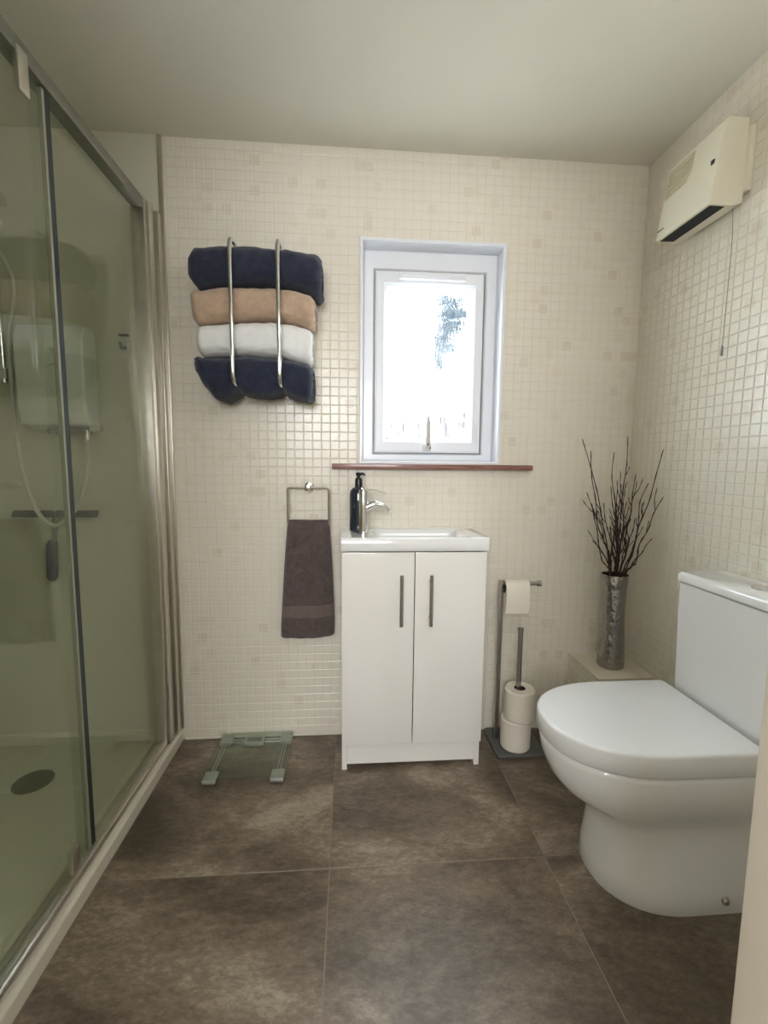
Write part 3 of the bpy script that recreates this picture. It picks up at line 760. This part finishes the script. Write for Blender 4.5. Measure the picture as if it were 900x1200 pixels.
bas = thing('basin', 'slim white ceramic basin slab on top of the cabinet', 'basin', (0.221, 1.62, 0.797))
BX0, BX1, BY0, BY1, BZ0, BZ1 = -0.032, 0.478, 1.492, D-0.007, 0.798, 0.843
t = bmesh.new()
def rrect(x0, x1, y0, y1, r, z, n=5):
    out = []
    for cx, cy, a0 in ((x1-r, y1-r, 0), (x0+r, y1-r, PI/2), (x0+r, y0+r, PI), (x1-r, y0+r, 1.5*PI)):
        for k in range(n+1):
            a = a0+PI/2*k/n; out.append((cx+r*math.cos(a), cy+r*math.sin(a), z))
    return out
b = new_bm()
U0, U1, V0, V1 = 0.088, 0.405, 1.525, 1.700
rings = [rrect(BX0+0.0015, BX1-0.0015, BY0+0.0015, BY1, 0.004, BZ0), rrect(BX0, BX1, BY0, BY1, 0.005, BZ0+0.0015), rrect(BX0, BX1, BY0, BY1, 0.005, BZ1-0.002), rrect(BX0+0.002, BX1-0.002, BY0+0.002, BY1, 0.004, BZ1),
         rrect(U0-0.008, U1+0.008, V0-0.008, V1+0.008, 0.026, BZ1), rrect(U0, U1, V0, V1, 0.024, BZ1-0.004), rrect(U0+0.006, U1-0.008, V0+0.006, V1-0.006, 0.028, BZ1-0.03), rrect(U0+0.03, U1-0.03, V0+0.03, V1-0.03, 0.03, BZ1-0.040), rrect(0.235, 0.255, 1.605, 1.625, 0.008, BZ1-0.042)]
loft(b, rings); obj('slab', b, 'ceramic', bas, angle=50)
b = new_bm(); box(b, BX0+0.002, BX1-0.002, D-0.012, D-0.003, BZ1-0.003, BZ1+0.005, 0.002); obj('rear_sealant', b, 'sealant', bas)
b = new_bm(); lathe(b, [(0.020, 0), (0.020, 0.003), (0.014, 0.005), (0.001, 0.005)], (0.245, 1.615, BZ1-0.043), 20); obj('waste', b, 'chrome', bas)

tap = thing('mixer_tap', 'chrome mixer tap with curved spout on the left of the basin', 'tap', (0.047, 1.595, BZ1))
b = new_bm(); lathe(b, [(0.0225, 0), (0.0225, 0.004), (0.0165, 0.006), (0.0158, 0.06), (0.0158, 0.148), (0.0140, 0.156), (0.001, 0.158)], (0.047, 1.595, BZ1), 24); obj('body', b, 'chrome', tap)
b = new_bm()
sp = spline([(0.055, 1.595, BZ1+0.092), (0.085, 1.595, BZ1+0.104), (0.115, 1.595, BZ1+0.099), (0.138, 1.595, BZ1+0.082)], 7)
rg = []
for i, p in enumerate(sp):
    d = (sp[min(i+1, len(sp)-1)]-sp[max(i-1, 0)]).normalized(); n2 = Vector((-d.z, 0, d.x)); k = i/(len(sp)-1)
    hy, hz = 0.0125-0.001*k, 0.0155-0.0075*k
    rg.append([p+Vector((0, hy*math.cos(a), 0))+n2*hz*math.sin(a) for a in [2*PI*j/14 for j in range(14)]])
loft(b, rg); obj('spout', b, 'chrome', tap)
b = new_bm()
sp = spline([(0.045, 1.595, BZ1+0.160), (0.075, 1.595, BZ1+0.158), (0.105, 1.595, BZ1+0.151), (0.124, 1.595, BZ1+0.143)], 6); rg = []
for i, p in enumerate(sp):
    k = i/(len(sp)-1); w = 0.014*(1-0.4*k); rg.append([p+Vector((0, -w, -0.003)), p+Vector((0, w, -0.003)), p+Vector((0, w*0.9, 0.003)), p+Vector((0, -w*0.9, 0.003))])
loft(b, rg); obj('lever', b, 'chrome', tap)

sd = thing('soap_dispenser', 'dark glass soap bottle with black pump behind the tap', 'soap dispenser', (0.031, 1.652, BZ1))
b = new_bm(); lathe(b, [(0.028, 0), (0.0325, 0.004), (0.0335, 0.012), (0.0335, 0.138), (0.031, 0.150), (0.022, 0.160), (0.014, 0.163), (0.014, 0.168)], (0.031, 1.652, BZ1), 32); obj('bottle', b, 'bottle', sd)
b = new_bm(); lathe(b, [(0.0135, 0.164), (0.0135, 0.190), (0.011, 0.196), (0.006, 0.198), (0.006, 0.206)], (0.031, 1.652, BZ1), 20); pc = obj('pump_collar', b, 'black', sd)
b = new_bm(); lathe(b, [(0.009, 0.204), (0.0105, 0.208), (0.0105, 0.215), (0.004, 0.218)], (0.031, 1.652, BZ1), 16); tube(b, [(0.031, 1.652, BZ1+0.212), (0.048, 1.648, BZ1+0.212), (0.054, 1.647, BZ1+0.206)], [0.006, 0.0045, 0.0035], 10); obj('pump_head', b, 'black', sd)

# ------------------------------------------------------------------ bathroom scale
sc_ = thing('bathroom_scale', 'square glass bathroom scale on the floor against the wall', 'scale', (-0.362, 1.595, 0))
SXa, SXb, SYa, SYb = -0.503, -0.222, 1.462, 1.725
b = new_bm(); rings = [rrect(SXa, SXb, SYa, SYb, 0.012, 0.021), rrect(SXa, SXb, SYa, SYb, 0.012, 0.028)]; loft(b, rings); obj('glass_plate', b, 'scale_glass', sc_, smooth=False)
for x in (SXa+0.004, SXb-0.050):
    for y in (SYa-0.003, SYb-0.056):
        b = new_bm(); box(b, x, x+0.046, y, y+0.052, 0.006, 0.0205, 0.004); box(b, x+0.008, x+0.038, y+0.01, y+0.042, 0.0, 0.007, 0.002)
        obj('foot_pad', b, 'silver_pad', sc_)
b = new_bm(); box(b, -0.408, -0.330, SYb-0.066, SYb-0.012, 0.006, 0.0205, 0.006); dh = obj('display_housing', b, 'silver_pad', sc_)
b = new_bm(); box(b, -0.397, -0.341, SYb-0.050, SYb-0.026, 0.0195, 0.0208, 0.0004, 1); obj('display', b, 'lcd', dh)
for y in (SYb-0.045, SYb-0.028):
    for x0, x1 in ((SXa+0.048, -0.408), (-0.330, SXb-0.048)):
        b = new_bm(); tube(b, [(x0, y, 0.014), (x1, y, 0.014)], 0.003, 8); obj('cross_rod', b, 'silver_pad', sc_)
for x in (SXa+0.022, SXa+0.032, SXb-0.032, SXb-0.022):
    b = new_bm(); tube(b, [(x, SYa+0.046, 0.014), (x, SYb-0.054, 0.014)], 0.0022, 8); obj('side_rod', b, 'silver_pad', sc_)

# ------------------------------------------------------------------ toilet roll stand, rolls
st = thing('toilet_roll_stand', 'freestanding steel toilet roll stand on a dark square base', 'roll stand', (0.63, 1.63, 0))
b = new_bm(); rings = [rrect(0.550, 0.735, 1.540, 1.724, 0.016, 0.0), rrect(0.548, 0.737, 1.538, 1.726, 0.018, 0.003), rrect(0.548, 0.737, 1.538, 1.726, 0.018, 0.010), rrect(0.551, 0.734, 1.541, 1.723, 0.016, 0.013)]
loft(b, rings); obj('base_plate', b, 'base_plate', st)
b = new_bm(); box(b, 0.572, 0.588, 1.650, 1.666, 0.012, 0.652, 0.002); obj('column', b, 'steel', st)
b = new_bm(); tube(b, [(0.580, 1.648, 0.640), (0.722, 1.648, 0.640)], 0.0075, 14); lathe(b, [(0.0075, -0.012), (0.011, -0.010), (0.011, 0.004), (0.001, 0.004)], (0.728, 1.648, 0.640), 18, 'x'); obj('arm', b, 'steel', st)
b = new_bm(); tube(b, [(0.641, 1.598, 0.012), (0.641, 1.598, 0.475)], 0.0088, 16); lathe(b, [(0.0088, 0.47), (0.0105, 0.473), (0.0105, 0.483), (0.001, 0.485)], (0.641, 1.598, 0.0), 18); obj('spare_post', b, 'steel', st)

def spare_roll(z0, dx, dy, label, r=0.056):
    c = (0.641+dx, 1.598+dy, z0); h = 0.118
    t = thing('toilet_roll', label, 'toilet roll', c, 'spare toilet rolls on the stand')
    b = new_bm(); prof = [(0.0215, 0.001), (r-0.004, 0.0), (r, 0.005), (r+0.0006, h*0.5), (r, h-0.005), (r-0.004, h), (0.0215, h-0.001)]
    rings = [[(c[0]+rr*math.cos(a)*(1+0.012*math.sin(a*2+z0*9)), c[1]+rr*math.sin(a), c[2]+hh) for a in [2*PI*k/36 for k in range(36)]] for rr, hh in prof]
    loft(b, rings+[rings[0]], False, False); obj('paper', b, 'paper', t)
    b = new_bm(); lathe(b, [(0.0212, 0.002), (0.0212, h-0.002), (0.0198, h-0.002), (0.0198, 0.002), (0.0212, 0.002)], c, 28, cap=False); obj('core', b, 'card', t)
spare_roll(0.0135, -0.004, 0.002, 'lower spare toilet roll standing on the stand base')
spare_roll(0.1325, 0.004, -0.004, 'upper spare toilet roll stacked on another roll')
hr = thing('toilet_roll', 'nearly used toilet roll with a hanging sheet on the arm', 'toilet roll', (0.640, 1.648, 0.63))
RC = (1.648, 0.640-0.0125)
b = new_bm()
x0, x1 = 0.588, 0.680
rings = [[(x, RC[0]+r*math.cos(a), RC[1]+r*math.sin(a)) for a in [2*PI*k/30 for k in range(30)]] for x, r in ((x0, 0.0225), (x0, 0.027), (x1, 0.027), (x1, 0.0225), (x0, 0.0225))]
loft(b, rings, False, False); obj('paper', b, 'paper', hr)
b = new_bm(); lathe(b, [(0.0222, x0+0.0005), (0.0222, x1-0.0005), (0.0205, x1-0.0005), (0.0205, x0+0.0005), (0.0222, x0+0.0005)], (0, RC[0], RC[1]), 28, 'x', cap=False); obj('core', b, 'card', hr)
b = new_bm(); sh_ = []
for k in range(21):
    if k < 6:
        a = PI/2+PI/2*k/5; yy, zz = RC[0]+0.0282*math.cos(a), RC[1]+0.0282*math.sin(a)
    else:
        u = (k-5)/15; yy = RC[0]-0.0282-0.003*math.sin(u*4); zz = RC[1]-0.098*u
    sh_.append((yy, zz))
rings = []
for yy, zz in sh_:
    wig = 0.0012*math.sin(zz*70)
    rings.append([(x0, yy+wig, zz+0.002), (x0+0.046, yy-wig, zz), (x1-0.001, yy+wig, zz+0.001), (x1-0.001, yy+wig+0.0012, zz+0.001), (x0+0.046, yy-wig+0.0012, zz), (x0, yy+wig+0.0012, zz+0.002)])
loft(b, rings); obj('loose_sheet', b, 'paper', hr)

# ------------------------------------------------------------------ vase with twigs
VC = (1.008, 1.612, 0.3215)
b = new_bm()
vp = [(0.001, 0.0), (0.044, 0.0), (0.0485, 0.006), (0.0475, 0.03), (0.042, 0.09), (0.0385, 0.15), (0.0375, 0.20), (0.0395, 0.26), (0.0435, 0.32), (0.0475, 0.362), (0.0455, 0.362), (0.0415, 0.32), (0.037, 0.25), (0.036, 0.17), (0.001, 0.16)]
rings = []
for r, h in vp:
    rings.append([(VC[0]+0.004*math.sin(h*12)+r*math.cos(a)*(1+0.012*math.sin(3*a+h*30)), VC[1]+r*math.sin(a), VC[2]+h) for a in [2*PI*k/40 for k in range(40)]])
loft(b, rings)
tag(obj('vase', b, 'hammered', origin=VC, angle=60), 'tall hammered silver vase on the corner ledge', 'vase')

TOPZ = VC[2]+0.362
tips = [  # x, y, z of the tip, label
    ((0.840, 1.60, 1.189), 'tallest far left dark twig with a hooked tip in the silver vase'),
    ((0.875, 1.60, 1.146), 'tall dark twig just inside the far left one in the vase'),
    ((1.006, 1.59, 1.199), 'tallest straight dark twig in the middle of the vase'),
    ((0.976, 1.62, 1.142), 'tall dark twig just left of the middle one in the vase'),
    ((1.088, 1.51, 1.151), 'tall dark twig reaching far right with a forked tip'),
    ((1.093, 1.50, 0.985), 'long dark twig leaning low to the right of the vase'),
    ((0.868, 1.60, 0.995), 'dark twig leaning left with its tip at mid height'),
    ((0.872, 1.57, 0.955), 'curved dark twig bowing out on the left of the vase'),
    ((1.078, 1.52, 0.835), 'short dark twig leaning right near the vase rim'),
    ((0.888, 1.58, 0.820), 'short dark twig leaning left near the vase rim'),
    ((1.045, 1.55, 0.735), 'tiny curled dark twig at the right of the vase rim'),
]
random.seed(23)
for k in range(15):
    a = random.uniform(-0.085, 0.085)
    tips.append(((1.005+a+0.005, 1.60+random.uniform(-0.06, 0.05), random.uniform(0.86, 1.085)), None))
def twig(tip, label, i):
    rnd = random.Random(100+i); tip = Vector(tip)
    ang = rnd.uniform(0, 2*PI); rr = rnd.uniform(0.004, 0.024)
    base = Vector((VC[0]+0.4*rr*math.cos(ang), VC[1]+0.4*rr*math.sin(ang), VC[2]+0.175))
    out = tip-Vector(VC); dirx = max(-1, min(1, out.x/0.16)); diry = max(-1, min(1, out.y/0.12))
    rim = Vector((VC[0]+0.027*dirx+0.006*math.cos(ang), VC[1]+0.024*diry+0.008*math.sin(ang), TOPZ))
    pts = [base, rim]
    n = 5
    for k in range(1, n+1):
        t = k/n; p = rim.lerp(tip, t)
        p += Vector((rnd.gauss(0, 0.005), rnd.gauss(0, 0.005), 0))*(1 if k < n else 0)
        p.x += 0.012*dirx*math.sin(t*PI)*(-1 if i % 3 == 0 else 1)
        pts.append(p)
    path = spline(pts, 5); L = len(path)
    rads = [0.0027*(1-0.62*k/L)*(1.55 if k % 4 == 1 and k > 6 else 1) for k in range(L)]
    b = new_bm(); tube(b, path, rads, 6)
    long = (tip.z-TOPZ)
    if long > 0.2:
        for s in range(rnd.choice((1, 2, 2, 3))):
            k = rnd.randint(int(L*0.4), L-5); p = path[k]; sd = rnd.choice((-1, 1))
            d = (path[k+1]-path[k]).normalized(); side = Vector((sd*rnd.uniform(0.25, 0.6), rnd.uniform(-0.3, 0.3), 0))
            ln = rnd.uniform(0.03, 0.10)*min(1, long/0.3)
            q = [p, p+(d+side)*ln*0.5, p+(d+side*0.75)*ln]
            q = [Vector((min(v.x, XR-0.012), v.y, v.z)) for v in q]
            tube(b, spline(q, 3), [0.0015, 0.0013, 0.0018, 0.0012, 0.001, 0.0017, 0.0009], 5)
    o = obj('twig', b, 'twig', origin=base, angle=80)
    tag(o, label or 'thin dark twig in the dense middle of the vase bunch', 'twig', 'dark twigs in the silver vase')
for i, (tp, lb) in enumerate(tips): twig(tp, lb, i)

# ------------------------------------------------------------------ wall heater
HX, HT, HY0, HY1 = 1.000, 1.030, 1.278, 1.500
XW = XR-0.003
hp = thing('wall_heater', 'cream wall fan heater high on the tiled wall above the toilet', 'heater', (1.06, 1.39, 1.823))
b = new_bm()
prism(b, [(XW-0.012, 1.832), (XW-0.012, 2.055), (1.045, 2.055), (1.032, 2.045), (1.000, 1.826), (1.004, 1.823), (1.070, 1.823)], 'y', HY0, HY1, 0.003)
obj('casing', b, 'heater', hp)
b = new_bm(); prism(b, [(XW-0.014, 1.86), (XW, 1.86), (XW, 2.03), (XW-0.014, 2.03)], 'y', HY0-0.012, HY1+0.004, 0.003); obj('back_plate', b, 'heater', hp)
def face_x(z): return 1.000+(z-1.826)*(1.032-1.000)/(2.045-1.826)
b = new_bm()
def on_face(y, z, d): return Vector((face_x(z)-d, y, z))
t = bmesh.new()
rim = [(1.492, 1.945), (1.492, 2.034), (1.385, 2.034), (1.385, 1.985), (1.402, 1.952)]
lo = [t.verts.new(on_face(y, z, 0.0012)) for y, z in rim]; cy = sum(p[0] for p in rim)/5; cz = sum(p[1] for p in rim)/5
t.faces.new(lo); bmesh.ops.recalc_face_normals(t, faces=t.faces[:])
r_ = bmesh.ops.extrude_face_region(t, geom=t.faces[:]); bmesh.ops.translate(t, verts=[v for v in r_['geom'] if isinstance(v, bmesh.types.BMVert)], vec=(0.004, 0, 0))
merge(b, t); rc = obj('intake_panel', b, 'heater_in', hp, smooth=False)
for k in range(7):
    z = 1.957+k*0.0115
    b = new_bm(); y1 = 1.490; y0 = 1.388 if z > 1.985 else 1.402
    box(b, face_x(z)-0.0045, face_x(z)+0.002, y0, y1, z-0.0022, z+0.0022, 0.0006, 1); obj('slat', b, 'heater_in', rc, smooth=False)
b = new_bm(); prism(b, [(1.0085, HY0+0.006), (1.0085, HY1-0.010), (1.052, HY1-0.014), (1.052, HY0+0.006)], 'z', 1.8215, 1.826); og = obj('outlet_grille', b, 'black', hp, smooth=False)
for k in range(6):
    x = 1.014+k*0.0066
    b = new_bm(); box(b, x, x+0.0018, HY0+0.008, HY1-0.018, 1.8195, 1.8225); obj('slat', b, 'rubber', og, smooth=False)
b = new_bm(); box(b, face_x(1.944)-0.003, face_x(1.944)+0.003, 1.289, 1.301, 1.938, 1.950, 0.0015); obj('indicator', b, 'rubber', hp)
b = new_bm(); box(b, face_x(1.853)-0.0012, face_x(1.853)+0.002, 1.468, 1.498, 1.8515, 1.8545); obj('seam', b, 'rubber', hp, smooth=False)
b = new_bm(); tube(b, spline([(1.094, 1.303, 1.835), (1.103, 1.306, 1.75), (1.104, 1.308, 1.6), (1.104, 1.310, 1.445)], 5), 0.0009, 6); pcd = obj('pull_cord', b, 'grey_plastic', hp)
b = new_bm(); lathe(b, [(0.001, 0.016), (0.0028, 0.012), (0.0042, -0.010), (0.003, -0.014), (0.0005, -0.014)], (1.104, 1.310, 1.435), 12); obj('cord_toggle', b, 'grey_plastic', pcd)

# ------------------------------------------------------------------ toilet
YC = 1.082
def dshape(xf, xb, w, z, curve, n=26, ex=2.25, rb=0.012):
    """plan of a D: straight back at xb, rounded front at xf; curve is the length of the rounded nose"""
    pts = []
    xs = xf+curve
    pts.append((xb, YC-w+rb, z)); pts.append((xb-rb*0.3, YC-w+rb*0.3, z)); pts.append((xb-rb, YC-w, z))
    for k in range(1, 4): pts.append((xb-rb+(xs-xb+rb)*k/4, YC-w, z))
    for k in range(n+1):
        a = -PI/2+PI*k/n
        c, s = math.cos(a), math.sin(a)
        pts.append((xs-curve*abs(c)**(2/ex), YC+w*math.copysign(abs(s)**(2/ex), s), z))
    for k in range(3, 0, -1): pts.append((xb-rb+(xs-xb+rb)*k/4, YC+w, z))
    pts.append((xb-rb, YC+w, z)); pts.append((xb-rb*0.3, YC+w-rb*0.3, z)); pts.append((xb, YC+w-rb, z))
    return pts
tl = thing('toilet', 'white close coupled toilet with closed D shaped lid', 'toilet', (0.8, YC, 0))
XB = XR-0.022
b = new_bm()
sec = [(0.0, 0.645, 0.150, 0.18), (0.004, 0.643, 0.152, 0.18), (0.05, 0.648, 0.147, 0.18), (0.10, 0.652, 0.142, 0.185), (0.15, 0.654, 0.138, 0.19), (0.19, 0.650, 0.137, 0.195), (0.212, 0.630, 0.138, 0.205), (0.232, 0.592, 0.142, 0.225), (0.26, 0.556, 0.154, 0.24), (0.29, 0.533, 0.164, 0.25), (0.325, 0.519, 0.172, 0.26), (0.365, 0.511, 0.1765, 0.26), (0.376, 0.512, 0.176, 0.26), (0.380, 0.518, 0.170, 0.26)]
loft(b, [dshape(xf, XB, w, z, cu) for z, xf, w, cu in sec]); pan = obj('pan', b, 'ceramic', tl, angle=60)
b = new_bm()
LB = 0.962
loft(b, [dshape(0.518, LB, 0.172, 0.3815, 0.26), dshape(0.512, LB, 0.177, 0.3835, 0.26), dshape(0.511, LB, 0.178, 0.388, 0.26), dshape(0.513, LB, 0.176, 0.3925, 0.26)]); obj('seat', b, 'toilet_seat', tl, angle=50)
b = new_bm()
loft(b, [dshape(0.507, LB, 0.180, 0.3845, 0.26), dshape(0.5035, LB, 0.182, 0.388, 0.26), dshape(0.5035, LB, 0.182, 0.432, 0.26), dshape(0.5045, LB-0.0005, 0.1812, 0.4355, 0.26), dshape(0.507, LB-0.002, 0.1792, 0.4382, 0.259), dshape(0.511, LB-0.004, 0.176, 0.4392, 0.257), dshape(0.514, LB-0.006, 0.1735, 0.4394, 0.256), dshape(0.60, LB-0.06, 0.11, 0.4406, 0.20), dshape(0.70, LB-0.12, 0.05, 0.441, 0.10)]); obj('lid', b, 'toilet_seat', tl, angle=50)
b = new_bm()
rings = []
for z, x0, hw in ((0.381, 0.985, 0.150), (0.395, 0.975, 0.158), (0.45, 0.972, 0.161), (0.60, 0.969, 0.163), (0.752, 0.967, 0.165), (0.754, 0.970, 0.162)):
    rings.append(rrect(x0, XR-0.004, YC-hw-0.006, YC+hw-0.006, 0.016, z))
loft(b, rings); obj('cistern', b, 'ceramic', tl, angle=50)
b = new_bm()
rings = [rrect(x0, XR-0.004, YC-hw-0.006, YC+hw-0.006, 0.018, z) for z, x0, hw in ((0.757, 0.968, 0.164), (0.759, 0.963, 0.169), (0.777, 0.962, 0.170), (0.785, 0.968, 0.164))]
loft(b, rings); cl = obj('cistern_lid', b, 'ceramic', tl, angle=50)
b = new_bm(); lathe(b, [(0.027, 0), (0.027, 0.003), (0.024, 0.006), (0.0005, 0.0065)], (1.045, YC-0.042, 0.7845), 28); obj('flush_button', b, 'chrome', cl)
b = new_bm(); lathe(b, [(0.0085, 0.006), (0.0085, -0.004), (0.006, -0.0075), (0.0005, -0.008)], (0.915, YC-0.1495, 0.036), 14, 'y'); obj('bolt_cap', b, 'bolt', pan)
